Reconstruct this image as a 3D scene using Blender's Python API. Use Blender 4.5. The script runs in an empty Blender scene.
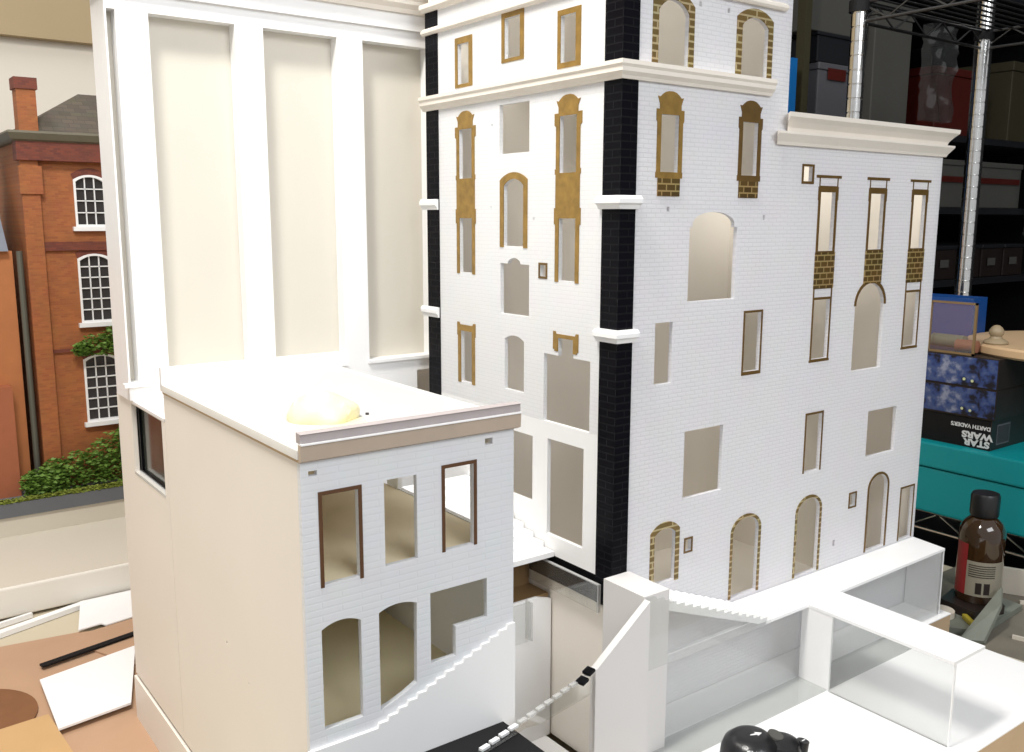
import bpy, bmesh, math, random
from mathutils import Vector, Matrix
random.seed(7)
SC = bpy.context.scene
COL = SC.collection
PI = math.pi

# ------------------------------------------------------------------ materials
def srgb(r, g, b):
    f = lambda c: (c/255/12.92) if c/255 <= .04045 else ((c/255+.055)/1.055)**2.4
    return (f(r), f(g), f(b), 1)

def mat(name, col, rough=.5, metal=0, noise=0, nscale=40, bump=0, bscale=200, spec=.5, coat=0):
    m = bpy.data.materials.new(name); m.use_nodes = True
    nt = m.node_tree; b = nt.nodes['Principled BSDF']
    b.inputs['Roughness'].default_value = rough
    b.inputs['Metallic'].default_value = metal
    b.inputs['Specular IOR Level'].default_value = spec
    b.inputs['Coat Weight'].default_value = coat
    tc = nt.nodes.new('ShaderNodeTexCoord')
    n = nt.nodes.new('ShaderNodeTexNoise'); n.inputs['Scale'].default_value = nscale
    n.inputs['Detail'].default_value = 4
    nt.links.new(tc.outputs['Object'], n.inputs['Vector'])
    mx = nt.nodes.new('ShaderNodeMix'); mx.data_type = 'RGBA'
    mx.inputs[6].default_value = tuple(c*(1-noise) for c in col[:3])+(1,)
    mx.inputs[7].default_value = tuple(min(1, c*(1+noise)) for c in col[:3])+(1,)
    nt.links.new(n.outputs['Fac'], mx.inputs[0])
    nt.links.new(mx.outputs[2], b.inputs['Base Color'])
    if bump:
        n2 = nt.nodes.new('ShaderNodeTexNoise'); n2.inputs['Scale'].default_value = bscale
        nt.links.new(tc.outputs['Object'], n2.inputs['Vector'])
        bp = nt.nodes.new('ShaderNodeBump'); bp.inputs['Strength'].default_value = bump
        bp.inputs['Distance'].default_value = .001
        nt.links.new(n2.outputs['Fac'], bp.inputs['Height'])
        nt.links.new(bp.outputs['Normal'], b.inputs['Normal'])
    return m

def brick_mat(name, col, mortar, axis, bw, rh, ms=.06, bump=.6, dist=.0005, rough=.5, spec=.5, metal=0, var=0.0, trans=0, col2=None):
    """bricks laid over the plane of a wall: axis 'x' = wall facing along X (uses y,z)"""
    m = bpy.data.materials.new(name); m.use_nodes = True
    nt = m.node_tree; b = nt.nodes['Principled BSDF']
    b.inputs['Roughness'].default_value = rough; b.inputs['Metallic'].default_value = metal
    b.inputs['Specular IOR Level'].default_value = spec
    tc = nt.nodes.new('ShaderNodeTexCoord')
    sp = nt.nodes.new('ShaderNodeSeparateXYZ'); cb = nt.nodes.new('ShaderNodeCombineXYZ')
    nt.links.new(tc.outputs['Object'], sp.inputs[0])
    nt.links.new(sp.outputs['Y' if axis == 'x' else 'X'], cb.inputs[0])
    nt.links.new(sp.outputs['Z'], cb.inputs[1])
    br = nt.nodes.new('ShaderNodeTexBrick')
    br.inputs['Scale'].default_value = 1
    br.inputs['Brick Width'].default_value = bw; br.inputs['Row Height'].default_value = rh
    br.inputs['Mortar Size'].default_value = ms*rh; br.inputs['Mortar Smooth'].default_value = .3
    br.inputs['Bias'].default_value = 0
    br.inputs['Color1'].default_value = col
    c2 = col2 or tuple(max(0, c*(1-var)) for c in col[:3])+(1,)
    br.inputs['Color2'].default_value = c2
    br.inputs['Mortar'].default_value = mortar
    nt.links.new(cb.outputs[0], br.inputs['Vector'])
    nz = nt.nodes.new('ShaderNodeTexNoise'); nz.inputs['Scale'].default_value = 35
    nt.links.new(tc.outputs['Object'], nz.inputs['Vector'])
    mx = nt.nodes.new('ShaderNodeMix'); mx.data_type = 'RGBA'; mx.blend_type = 'MULTIPLY'
    mx.inputs[0].default_value = .25 if var else .06
    nt.links.new(br.outputs['Color'], mx.inputs[6]); nt.links.new(nz.outputs['Color'], mx.inputs[7])
    nt.links.new(mx.outputs[2], b.inputs['Base Color'])
    bp = nt.nodes.new('ShaderNodeBump'); bp.inputs['Strength'].default_value = bump
    bp.inputs['Distance'].default_value = dist; bp.invert = True
    nt.links.new(br.outputs['Fac'], bp.inputs['Height'])
    nt.links.new(bp.outputs['Normal'], b.inputs['Normal'])
    if trans: add_trans(m, col, trans)
    return m

def add_trans(m, col, fac):
    """thin styrene lets some light through"""
    nt = m.node_tree; b = nt.nodes['Principled BSDF']; out = nt.nodes['Material Output']
    t = nt.nodes.new('ShaderNodeBsdfTranslucent'); t.inputs['Color'].default_value = tuple(min(1, c*1.08) for c in col[:3])+(1,)
    mx = nt.nodes.new('ShaderNodeMixShader'); mx.inputs[0].default_value = fac
    nt.links.new(b.outputs[0], mx.inputs[1]); nt.links.new(t.outputs[0], mx.inputs[2])
    nt.links.new(mx.outputs[0], out.inputs['Surface'])

def glass_mat(name, tint=(.93, .95, .93, 1), refl=.12, rough=.03, haze=0.0):
    """thin acrylic sheet: mostly see-through with a surface reflection and a little haze"""
    m = bpy.data.materials.new(name); m.use_nodes = True
    nt = m.node_tree; out = nt.nodes['Material Output']; nt.nodes.remove(nt.nodes['Principled BSDF'])
    tr = nt.nodes.new('ShaderNodeBsdfTransparent'); tr.inputs['Color'].default_value = tint
    gl = nt.nodes.new('ShaderNodeBsdfGlossy'); gl.inputs['Roughness'].default_value = rough
    fr = nt.nodes.new('ShaderNodeLayerWeight'); fr.inputs['Blend'].default_value = .5
    pw = nt.nodes.new('ShaderNodeMath'); pw.operation = 'POWER'; pw.inputs[1].default_value = 4.0
    nt.links.new(fr.outputs['Facing'], pw.inputs[0])
    ad = nt.nodes.new('ShaderNodeMath'); ad.operation = 'MULTIPLY_ADD'
    ad.inputs[1].default_value = .55; ad.inputs[2].default_value = .03+refl*.2
    nt.links.new(pw.outputs[0], ad.inputs[0])
    mx = nt.nodes.new('ShaderNodeMixShader')
    nt.links.new(ad.outputs[0], mx.inputs[0]); nt.links.new(tr.outputs[0], mx.inputs[1]); nt.links.new(gl.outputs[0], mx.inputs[2])
    last = mx
    if haze:
        df = nt.nodes.new('ShaderNodeBsdfDiffuse'); df.inputs['Color'].default_value = (.8, .8, .8, 1)
        m2 = nt.nodes.new('ShaderNodeMixShader'); m2.inputs[0].default_value = haze
        nt.links.new(last.outputs[0], m2.inputs[1]); nt.links.new(df.outputs[0], m2.inputs[2]); last = m2
    nt.links.new(last.outputs[0], out.inputs['Surface'])
    return m

WH = (.88, .88, .885, 1)
M = {}
M['white'] = mat('white_styrene', (.85, .845, .84, 1), .38, noise=.02, nscale=30)
M['white_thin'] = mat('thin_white_styrene', (.86, .855, .84, 1), .4, noise=.02); add_trans(M['white_thin'], (.99, .95, .88), .36)
M['brick_l'] = brick_mat('white_brick_sheet_left', WH, (.825, .825, .83, 1), 'x', .014, .0046, ms=.12, bump=.3, dist=.0003, trans=.2)
M['brick_r'] = brick_mat('white_brick_sheet_right', (.87, .86, .88, 1), (.80, .795, .82, 1), 'y', .0135, .0046, ms=.16, bump=.6, dist=.0006, trans=.28)
M['brick_s'] = brick_mat('white_brick_sheet_small', (.82, .83, .85, 1), (.80, .81, .83, 1), 'y', .034, .0056, ms=.14, bump=.35, dist=.0004, trans=.15)
M['black_x'] = brick_mat('black_styrene_quoin_x', (.004, .004, .006, 1), (.009, .009, .011, 1), 'x', .024, .0078, ms=.1, bump=.5, dist=.0004, rough=.3, spec=.06)
M['black_y'] = brick_mat('black_styrene_quoin_y', (.004, .004, .006, 1), (.009, .009, .011, 1), 'y', .024, .0078, ms=.1, bump=.5, dist=.0004, rough=.3, spec=.06)
M['black'] = mat('black_styrene', (.004, .004, .005, 1), .3, spec=.06)
M['matt_black'] = mat('matt_black', (.006, .006, .007, 1), .65, spec=.25)
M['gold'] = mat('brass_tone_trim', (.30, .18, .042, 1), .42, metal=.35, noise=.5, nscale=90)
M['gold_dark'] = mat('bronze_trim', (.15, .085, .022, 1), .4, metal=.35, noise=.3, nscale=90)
M['gold_b'] = brick_mat('brass_block_trim', (.24, .155, .045, 1), (.55, .44, .24, 1), 'y', .03, .0072, ms=.16, bump=.4, rough=.4, metal=.3, var=.3)
M['panel_b'] = brick_mat('bronze_brick_panel', (.14, .082, .018, 1), (.42, .30, .12, 1), 'y', .0135, .0072, ms=.13, bump=.4, rough=.4, metal=.3, var=.35)
M['mahog'] = mat('dark_brown_trim', (.10, .042, .014, 1), .4, noise=.2)
M['cream'] = mat('cream_basswood', (.79, .73, .65, 1), .5, noise=.06, nscale=25, bump=.15, bscale=90)
M['foam'] = mat('cream_foam_board', (.80, .745, .67, 1), .6, noise=.04, nscale=9)
M['kraft'] = mat('raw_tan_board', (.90, .80, .56, 1), .7, noise=.05, nscale=8)
M['liner'] = mat('beige_liner_board', (.90, .84, .74, 1), .7, noise=.02, nscale=8); add_trans(M['liner'], (.9, .84, .74), .12)
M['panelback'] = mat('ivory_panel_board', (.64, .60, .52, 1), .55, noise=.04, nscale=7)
M['brownply'] = mat('raw_brown_plywood', (.20, .12, .05, 1), .6, noise=.2, nscale=12)
M['edge'] = mat('tan_board_edge', (.50, .36, .22, 1), .7, noise=.1)
M['shadefoam'] = mat('shaded_white_foam_board', (.66, .64, .625, 1), .55, noise=.03, nscale=12)  # white board, its shaded tone put into a greyer colour
M['shelftop'] = mat('beige_shelf_top', (.60, .55, .46, 1), .55, noise=.04, nscale=4)
M['glue'] = mat('yellowed_glue', (.80, .73, .45, 1), .4, noise=.1, nscale=60, bump=.6, bscale=160)
M['acrylic'] = glass_mat('clear_acrylic', tint=(.97, .975, .97, 1), haze=.06)
M['acrylic_edge'] = glass_mat('acrylic_edge', (.9, .9, .88, 1), .5, .1, .35)
M['acrylic_clear'] = glass_mat('clear_acrylic_bare', (.95, .95, .93, 1), .4, .03, .03)
M['masonite'] = mat('brown_hardboard', srgb(178, 144, 116), .6, noise=.12, nscale=9, bump=.2, bscale=300)
M['masonite_dark'] = mat('dark_hardboard', srgb(122, 82, 52), .55, noise=.2, nscale=40)
M['plylight'] = mat('light_plywood', srgb(190, 154, 108), .55, noise=.1, nscale=14)
M['bench'] = mat('beige_bench_top', srgb(196, 184, 160), .6, noise=.06, nscale=4)
M['wall'] = mat('beige_wall_paint', (.80, .74, .64, 1), .8, noise=.03, nscale=2)
M['shadeboard'] = mat('tan_wall_shade', srgb(176, 156, 122), .8, noise=.08, nscale=3)
M['floor'] = mat('grey_floor', (.12, .11, .10, 1), .7, noise=.1, nscale=3)
M['shelfpaint'] = mat('ivory_shelf', (.76, .72, .65, 1), .45, noise=.03, nscale=5)
M['redbrick'] = brick_mat('orange_red_brick', srgb(174, 104, 54), srgb(160, 100, 60), 'y', .012, .004, ms=.1, bump=.3, rough=.7, var=.3, col2=srgb(154, 88, 48))
M['redbrick_d'] = brick_mat('dark_red_brick', srgb(128, 62, 42), srgb(110, 62, 48), 'y', .012, .004, ms=.1, bump=.3, rough=.7, var=.3, col2=srgb(104, 50, 38))
M['slate'] = brick_mat('slate_roof', srgb(98, 88, 76), srgb(78, 72, 64), 'y', .02, .008, ms=.08, bump=.3, rough=.7, var=.3)
M['slate_b'] = mat('blue_slate', srgb(112, 118, 128), .5, noise=.2, nscale=30)
M['greycornice'] = mat('green_grey_lead', srgb(98, 92, 76), .6, noise=.15, nscale=40)
M['pipe'] = mat('grey_green_pipe', srgb(88, 88, 78), .5)
M['pane'] = mat('dark_window_pane', (.035, .033, .035, 1), .15)
M['leaf'] = mat('green_leaves', srgb(98, 130, 48), .6, noise=.6, nscale=90)
M['leaf_y'] = mat('yellow_green_grass', srgb(128, 138, 52), .7, noise=.5, nscale=120)
M['asphalt'] = mat('grey_kerb_board', srgb(98, 100, 104), .8, noise=.1, nscale=20)
M['chrome'] = mat('chrome_post', (.75, .75, .74, 1), .16, metal=1, noise=.08, nscale=60)
M['wire'] = mat('chrome_wire', (.62, .62, .60, 1), .25, metal=1)
M['wire_shade'] = mat('shaded_wire', (.10, .10, .10, 1), .4, metal=1)  # same chrome wire, with the upper shelf's shade put into the colour
M['lightfilm'] = mat('light_softening_film', (.9, .89, .86, 1), .5); add_trans(M['lightfilm'], (1, .98, .93), .6)
M['teal'] = mat('teal_plastic_tote', (.001, .34, .37, 1), .45, noise=.06, nscale=3)
M['blue'] = mat('blue_plastic', (.004, .055, .23, 1), .4, noise=.2, nscale=12)
M['blue_b'] = mat('bright_blue_strip', (.005, .13, .40, 1), .4)
M['boxdark'] = mat('dark_brown_box', (.018, .012, .010, 1), .4, noise=.4, nscale=20)
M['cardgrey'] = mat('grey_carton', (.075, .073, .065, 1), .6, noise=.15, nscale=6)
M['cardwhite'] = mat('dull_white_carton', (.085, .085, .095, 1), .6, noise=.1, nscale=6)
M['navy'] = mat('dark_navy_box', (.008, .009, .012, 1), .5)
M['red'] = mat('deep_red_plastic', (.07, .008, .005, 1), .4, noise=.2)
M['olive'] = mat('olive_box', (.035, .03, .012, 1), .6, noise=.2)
M['wood'] = mat('pale_turned_wood', (.55, .38, .22, 1), .5, noise=.1, nscale=10, bump=.15)
M['woodtan'] = mat('tan_turned_wood', (.30, .23, .14, 1), .5, noise=.1, nscale=20)
M['amber'] = mat('amber_brown_glass', (.030, .014, .005, 1), .08, coat=.6)
M['label'] = mat('cream_paper_label', (.22, .20, .15, 1), .6, noise=.1)
M['labelred'] = mat('red_label_band', (.22, .012, .014, 1), .5)
M['cap'] = mat('black_ribbed_cap', (.007, .007, .008, 1), .35)
M['greygreen'] = mat('grey_green_metal', (.16, .17, .14, 1), .45, noise=.25, nscale=30)
M['yellow'] = mat('dull_yellow_plastic', (.30, .24, .02, 1), .5)
M['creamdark'] = mat('cream_tray_rim', (.55, .50, .42, 1), .5, noise=.05)
M['traybase'] = mat('grey_brown_tray', (.16, .14, .11, 1), .6, noise=.3, nscale=20)
M['bag'] = glass_mat('crinkled_clear_plastic', (.80, .84, .80, 1), .25, .12, .02)
M['devblack'] = mat('glossy_black_plastic', (.01, .01, .011, 1), .28, bump=.15, bscale=500)
M['mark'] = mat('pale_printed_mark', (.75, .75, .75, 1), .5)
M['ink'] = mat('dark_speck', (.05, .04, .04, 1), .6)

def art_mat():
    m = bpy.data.materials.new('printed_box_art'); m.use_nodes = True
    nt = m.node_tree; b = nt.nodes['Principled BSDF']; b.inputs['Roughness'].default_value = .3
    tc = nt.nodes.new('ShaderNodeTexCoord')
    n = nt.nodes.new('ShaderNodeTexNoise'); n.inputs['Scale'].default_value = 42; n.inputs['Detail'].default_value = 5
    nt.links.new(tc.outputs['Object'], n.inputs['Vector'])
    r = nt.nodes.new('ShaderNodeValToRGB'); e = r.color_ramp
    e.elements[0].position = .40; e.elements[0].color = (.004, .005, .012, 1)
    e.elements[1].position = .66; e.elements[1].color = (.26, .28, .38, 1)
    x = e.elements.new(.49); x.color = (.03, .06, .20, 1)
    x = e.elements.new(.56); x.color = (.06, .09, .20, 1)
    nt.links.new(n.outputs['Fac'], r.inputs[0]); nt.links.new(r.outputs[0], b.inputs['Base Color'])
    return m
M['art'] = art_mat()

# ------------------------------------------------------------------ mesh helpers
def rootloc(o):
    v = Vector((0, 0, 0))
    while o is not None:
        v = v + o.location; o = o.parent
    return v

def thing(name, label, cat, loc, group=None):
    o = bpy.data.objects.new(name, None); COL.objects.link(o)
    o.location = loc; o.empty_display_size = .02
    o['label'] = label; o['category'] = cat
    if group: o['group'] = group
    return o

def obj(name, bm, m, parent=None, origin=None, smooth=False, label=None):
    """bm is in world coordinates; the object's origin sits at the thing's base"""
    if isinstance(m, str): m = M[m]
    me = bpy.data.meshes.new(name)
    o = bpy.data.objects.new(name, me); COL.objects.link(o)
    if parent is not None:
        o.parent = parent; off = rootloc(parent)
    else:
        off = Vector(origin or (0, 0, 0)); o.location = off
    bmesh.ops.translate(bm, verts=bm.verts, vec=-off)
    bmesh.ops.recalc_face_normals(bm, faces=bm.faces)
    for fc in bm.faces: fc.smooth = False
    bm.to_mesh(me); bm.free()
    me.materials.append(m)
    if smooth:
        for p in me.polygons: p.use_smooth = True
        me.set_sharp_from_angle(angle=math.radians(35))
    if label: o['label'] = label
    return o

def single(name, bm, m, label, cat, origin, group=None, smooth=False):
    o = obj(name, bm, m, None, origin, smooth); o['label'] = label; o['category'] = cat
    if group: o['group'] = group
    return o

def struct(name, bm, m):
    o = obj(name, bm, m); o['kind'] = 'structure'; return o

def box(x0, x1, y0, y1, z0, z1, bm=None, bevel=0):
    own = bmesh.new()
    vs = [own.verts.new(p) for p in [(x0,y0,z0),(x1,y0,z0),(x1,y1,z0),(x0,y1,z0),(x0,y0,z1),(x1,y0,z1),(x1,y1,z1),(x0,y1,z1)]]
    for f in [(0,3,2,1),(4,5,6,7),(0,1,5,4),(1,2,6,5),(2,3,7,6),(3,0,4,7)]:
        own.faces.new([vs[i] for i in f])
    if bevel: bmesh.ops.bevel(own, geom=list(own.edges), offset=bevel, segments=2, affect='EDGES', profile=.6)
    if bm is None: return own
    return join(bm, own)

def join(bm, other):
    me = bpy.data.meshes.new('tmp'); other.to_mesh(me); other.free()
    bm.from_mesh(me); bpy.data.meshes.remove(me); return bm

def place(bm, mtx):
    bmesh.ops.transform(bm, matrix=mtx, verts=bm.verts); return bm

MAP = {'x': Matrix(((0,0,1,0),(1,0,0,0),(0,1,0,0),(0,0,0,1))),      # (u,v,w)->(w,u,v)
       'y': Matrix(((1,0,0,0),(0,0,1,0),(0,1,0,0),(0,0,0,1))),      # ->(u,w,v)
       'z': Matrix.Identity(4)}

def plate(outer, holes=(), axis='y', pos=0, t=.003, s=.001):
    """flat plate with holes; outlines in mm, filled by a 2D curve, thickness t from pos along axis"""
    cu = bpy.data.curves.new('tmpc', 'CURVE'); cu.dimensions = '2D'; cu.fill_mode = 'BOTH'; cu.extrude = t/2
    for pts in [outer]+list(holes):
        sp = cu.splines.new('POLY'); sp.points.add(len(pts)-1)
        for q, (a, b) in zip(sp.points, pts): q.co = (a*s, b*s, 0, 1)
        sp.use_cyclic_u = True
    o = bpy.data.objects.new('tmpc', cu); COL.objects.link(o)
    bpy.context.view_layer.update()
    me = bpy.data.meshes.new_from_object(o.evaluated_get(bpy.context.evaluated_depsgraph_get()))
    bm = bmesh.new(); bm.from_mesh(me)
    bpy.data.objects.remove(o); bpy.data.curves.remove(cu); bpy.data.meshes.remove(me)
    bmesh.ops.remove_doubles(bm, verts=bm.verts, dist=1e-6)
    bmesh.ops.translate(bm, verts=bm.verts, vec=(0, 0, pos+t/2))
    return place(bm, MAP[axis])

def R(x0, x1, z0, z1): return [(x0, z0), (x1, z0), (x1, z1), (x0, z1)]
def arch(x0, x1, zb, zs, zt, seg=False, n=14):
    cx, r, h = (x0+x1)/2, (x1-x0)/2, zt-zs
    pts = [(x0, zb), (x1, zb)]
    if seg:
        rad = (r*r+h*h)/(2*h); a = math.asin(min(1, r/rad)); cz = zt-rad
        pts += [(cx+rad*math.sin(a-2*a*i/n), cz+rad*math.cos(a-2*a*i/n)) for i in range(n+1)]
    else:
        pts += [(cx+r*math.cos(PI*i/n), zs+h*math.sin(PI*i/n)) for i in range(n+1)]
    return pts
def notch_arch(ox0, ox1, ozb, ozs, ozt, ix0, ix1, izs, izt, seg=False):
    """arched trim open at the bottom"""
    o = arch(ox0, ox1, ozb, ozs, ozt, seg)[1:]+[(ox0, ozb)]     # right-bottom .. over .. left-bottom
    i = arch(ix0, ix1, ozb, izs, izt, seg)[1:]+[(ix0, ozb)]
    return o+i[::-1]
def sym(cx, half):          # half outline (offset,z) bottom->top on the right side, mirrored
    return [(cx+a, b) for a, b in half]+[(cx-a, b) for a, b in half[::-1]]

def cyl(p0, p1, r0, r1=None, n=16, bm=None):
    p0, p1 = Vector(p0), Vector(p1); r1 = r0 if r1 is None else r1
    d = p1-p0; b2 = bmesh.new()
    bmesh.ops.create_cone(b2, cap_ends=True, segments=n, radius1=r0, radius2=r1, depth=d.length)
    q = Vector((0, 0, 1)).rotation_difference(d.normalized()).to_matrix().to_4x4()
    place(b2, Matrix.Translation((p0+p1)/2) @ q)
    if bm is None: return b2
    return join(bm, b2)

def lathe(prof, c, n=32, k=1.0):
    prof = [(a, b*k) for a, b in prof]
    bm = bmesh.new(); rings = []
    for r, z in prof:
        rings.append([bm.verts.new((c[0]+r*math.cos(2*PI*i/n), c[1]+r*math.sin(2*PI*i/n), c[2]+z)) for i in range(n)])
    for a, b in zip(rings, rings[1:]):
        for i in range(n): bm.faces.new((a[i], a[(i+1) % n], b[(i+1) % n], b[i]))
    if prof[0][0] > 1e-5: bm.faces.new(rings[0][::-1])
    if prof[-1][0] > 1e-5: bm.faces.new(rings[-1])
    bmesh.ops.remove_doubles(bm, verts=bm.verts, dist=1e-6)
    return bm

def prism(poly, z0, z1, bm=None):
    b2 = bmesh.new()
    lo = [b2.verts.new((x, y, z0)) for x, y in poly]; hi = [b2.verts.new((x, y, z1)) for x, y in poly]
    b2.faces.new(lo[::-1]); b2.faces.new(hi); n = len(poly)
    for i in range(n): b2.faces.new((lo[i], lo[(i+1) % n], hi[(i+1) % n], hi[i]))
    if bm is None: return b2
    return join(bm, b2)

def moulding(path, prof):
    """sweep a profile (outward, z) along an XY path of (point, outward direction) stations with mitres"""
    bm = bmesh.new(); rings = []
    for (px, py), (ox, oy) in path:
        rings.append([bm.verts.new((px+ox*a, py+oy*a, z)) for a, z in prof])
    n = len(prof)
    for a, b in zip(rings, rings[1:]):
        for i in range(n): bm.faces.new((a[i], a[(i+1) % n], b[(i+1) % n], b[i]))
    bm.faces.new(rings[0]); bm.faces.new(rings[-1][::-1])
    return bm

# ------------------------------------------------------------------ the room
BZ = -.22                                   # bench top
struct('floor', box(-4, 4, -3, 3.2, -1.05, -1.0), 'floor')
struct('wall_back', box(-4, 4, 2.0, 2.1, -1.0, 2.6), 'wall')
struct('wall_shade_1', box(-4, 1.0, 1.965, 2.0, .855, 1.9), 'shadeboard')  # tan board added in place of the soft shadow on the upper wall
struct('wall_right', box(3.1, 3.2, -3, 2.0, -1.0, 2.6), 'matt_black')

bench = thing('workbench', 'beige-topped workbench carrying the white building model', 'workbench', (0, .5, -1.0))
obj('bench_top', box(-2.2, .98, -.55, 1.85, BZ-.04, BZ), 'bench', bench)
for x in (-2.1, .9):
    for y in (-.48, 1.78): obj('leg', box(x-.03, x+.03, y-.03, y+.03, -1.0, BZ-.04), 'cardgrey', bench)

# ------------------------------------------------------------------ 1. the tall tower model
T = thing('model_building', 'tall white brick tower model with black corner strips and brass window trims', 'model building', (.3, .18, BZ))
TH = .005
def lf(half5, c): return sym(c, half5)
orn_l = [(14,414),(14,345.5),(20,345.5),(20,407.5),(22,407.5),(22,425),(20,425),(20,460),(21.3,461),(21.3,466),(19.8,466),(19.8,510),(22.5,512),(22.5,524),(16,524),(16,530),(17,532),(19.5,537),(15.5,536.2),(13,538.5),(8.5,541.2),(3.5,542.3)]
left_trims = []      # (outline, holes in the trim, material)
left_holes = []      # holes through the facade
for c in (277, 81.5):
    left_trims.append((sym(c, orn_l), [R(c-14, c+14, 462, 521)], 'gold'))
    left_holes += [R(c-14, c+14, 462, 521), R(c-14, c+14, 347, 414)]
for (a, b, z0, z1, h) in [(261,298.5,570.5,629,(268.7,293,574.5,621.5)), (159.5,201.5,588,643.5,(166.5,196,592,636)), (63,100.8,569.5,628.2,(71,95.8,575,622.5))]:
    left_trims.append((R(a,b,z0,z1), [R(*h)], 'gold')); left_holes.append(R(*h))
left_holes.append(R(149, 206, 487.3, 542.5))
left_trims.append((notch_arch(151.5,204.5,380.5,457.5,466, 159,197,451,458.5, True), [], 'gold')); left_holes.append(arch(159,197,382,451,458.5,True))
left_holes.append([(148,302.5),(204,302.5),(204,361.8),(189.5,361.8)]+[(177+12.5*math.cos(PI*i/8), 361.8+6.8*math.sin(PI*i/8)) for i in range(1,8)][:0]+
                  [(177+12.5*math.cos(PI*i/8), 361.8+6.8*math.sin(PI*i/8)) for i in range(1,8)]+[(164.5,361.8),(148,361.8)])
left_trims.append((R(114.8,130.4,347.7,365.2), [R(117.4,128,350.2,362.8)], 'gold_dark')); left_holes.append(R(117.4,128,350.2,362.8))
left_trims.append((sym(277, [(12.5,273.3),(12.5,206.5),(19,206.5),(19,267),(20.5,267),(20.5,284),(16,284),(14,281)]), [], 'gold')); left_holes.append(R(264.5,289.5,208,273.3))
left_trims.append((sym(81.5, [(13,284),(13,268.8),(19,268.8),(19,271),(21.5,271),(21.5,291),(17.5,291),(16,288.3)]), [], 'gold'))
left_holes.append([(40.5,186),(120,186),(120,264),(94.5,264),(94.5,284),(68.5,284),(68.5,264),(40.5,264)])
left_holes.append(arch(157,195.5,212.3,272.5,278,True))
left_holes.append(R(139.5,200,85,164)); left_holes.append(R(49,112,53.5,166.8))
left_holes.append(R(220,222,520,523)); left_holes.append(R(222,224,425,428)); left_holes.append(R(139,141,412,415))
obj('left_facade', plate(R(25,338.5,186.6,675), [h for h in left_holes if h[0][1] >= 200], 'x', 0, TH), 'brick_l', T)
# smooth lower panel: the big opening joins both sheets, so its upper part belongs to the brick sheet
# (cut the wide opening across the joint)
def fix_big():
    up = [(40.5,186.6),(120,186.6),(120,264),(94.5,264),(94.5,284),(68.5,284),(68.5,264),(40.5,264)]
    return up
for o in list(COL.objects):
    if o.name == 'left_facade': bpy.data.objects.remove(o)
outer = [(25,186.6),(40.5,186.6)]+fix_big()[::-1][0:0]+[(40.5,264),(68.5,264),(68.5,284),(94.5,284),(94.5,264),(120,264),(120,186.6),(338.5,186.6),(338.5,675),(25,675)]
obj('left_facade', plate(outer, [h for h in left_holes if h[0][1] >= 200], 'x', 0, TH), 'brick_l', T, label='white brick-textured face pierced by gold-trimmed windows')
obj('lower_panel', plate(R(25,338.5,30.5,186.4), [R(139.5,200,85,164), R(49,112,53.5,166.8)], 'x', 0, TH), 'white', T)
for outl, hol, mm in left_trims:
    obj('window_trim', plate(outl, hol, 'x', -.0008, .0009), mm, T)

# right facade
orn_r = [(13,461.5),(19.5,461.5),(19.5,455.5),(16.5,455.5),(16.5,437),]
right_trims, right_holes, panels = [], [], []
for c in (67.5, 193.5):
    out = sym(c, [(16.2,437),(16.2,455.5),(19.5,455.5),(19.5,461.5),(18.6,461.5),(18.6,511),(20,513),(20,524),(15.5,524),(15.5,529),(18.5,536.5),(15,536),(12.5,538.2),(8,541),(3,542.2)])
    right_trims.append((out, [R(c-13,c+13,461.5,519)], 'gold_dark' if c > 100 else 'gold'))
    right_holes.append(R(c-13,c+13,461.5,519)); panels.append(R(c-16,c+16,437.3,455))
right_trims.append((notch_arch(38.8,98.4,565.3,627,640, 47,90.5,619,631,True), [], 'gold_b')); right_holes.append(arch(47,90.5,565.3,619,631,True))
right_trims.append((notch_arch(164,224.3,564,627.5,638.3, 173,216.5,619.5,629,True), [], 'gold_b')); right_holes.append(arch(173,216.5,564,619.5,629,True))
right_holes.append([(102,325.5),(178.5,325.5),(178.5,405),(174,405),(174,408)]+[(140+34*math.cos(PI*i/14), 408+13.5*math.sin(PI*i/14)) for i in range(1,14)]+[(106,408),(106,405),(102,405)])
right_holes += [R(54.5,80.8,238.7,305.2), R(105,169,103.4,181), R(459,527,97.5,160.7)]
def frame(x0,x1,z0,z1,l,r,b,t,m='gold_dark'):
    right_trims.append((R(x0,x1,z0,z1), [R(x0+l,x1-r,z0+b,z1-t)], m)); right_holes.append(R(x0+l,x1-r,z0+b,z1-t))
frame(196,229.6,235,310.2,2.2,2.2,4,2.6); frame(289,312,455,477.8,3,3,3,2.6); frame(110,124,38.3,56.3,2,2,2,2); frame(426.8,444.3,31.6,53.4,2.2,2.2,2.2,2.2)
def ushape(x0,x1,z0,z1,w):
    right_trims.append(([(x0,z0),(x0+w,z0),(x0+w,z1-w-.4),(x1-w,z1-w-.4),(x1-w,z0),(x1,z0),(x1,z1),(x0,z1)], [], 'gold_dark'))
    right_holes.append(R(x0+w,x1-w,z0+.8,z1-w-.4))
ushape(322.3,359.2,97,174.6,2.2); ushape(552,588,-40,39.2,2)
for c in (342.3, 545.3):
    out = sym(c, [(20,238.7),(20,241.5),(19,241.5),(19,436),(20,437),(20,452.5),(18.6,452.5),(18.6,462.8),(24.6,462.8),(24.6,466)])
    a, b = R(c-17,c+17,319.2,329.5), R(c-17.2,c+17.2,453.5,462.8)
    h1, h2 = R(c-16.6,c+16.6,242.3,316.2), R(c-15,c+15,375.5,446)
    right_trims.append((out, [a, b, h1, h2], 'gold_dark')); right_holes += [h1, h2]; panels.append(R(c-19.5,c+19.5,330,374))
c = 446.8
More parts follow.
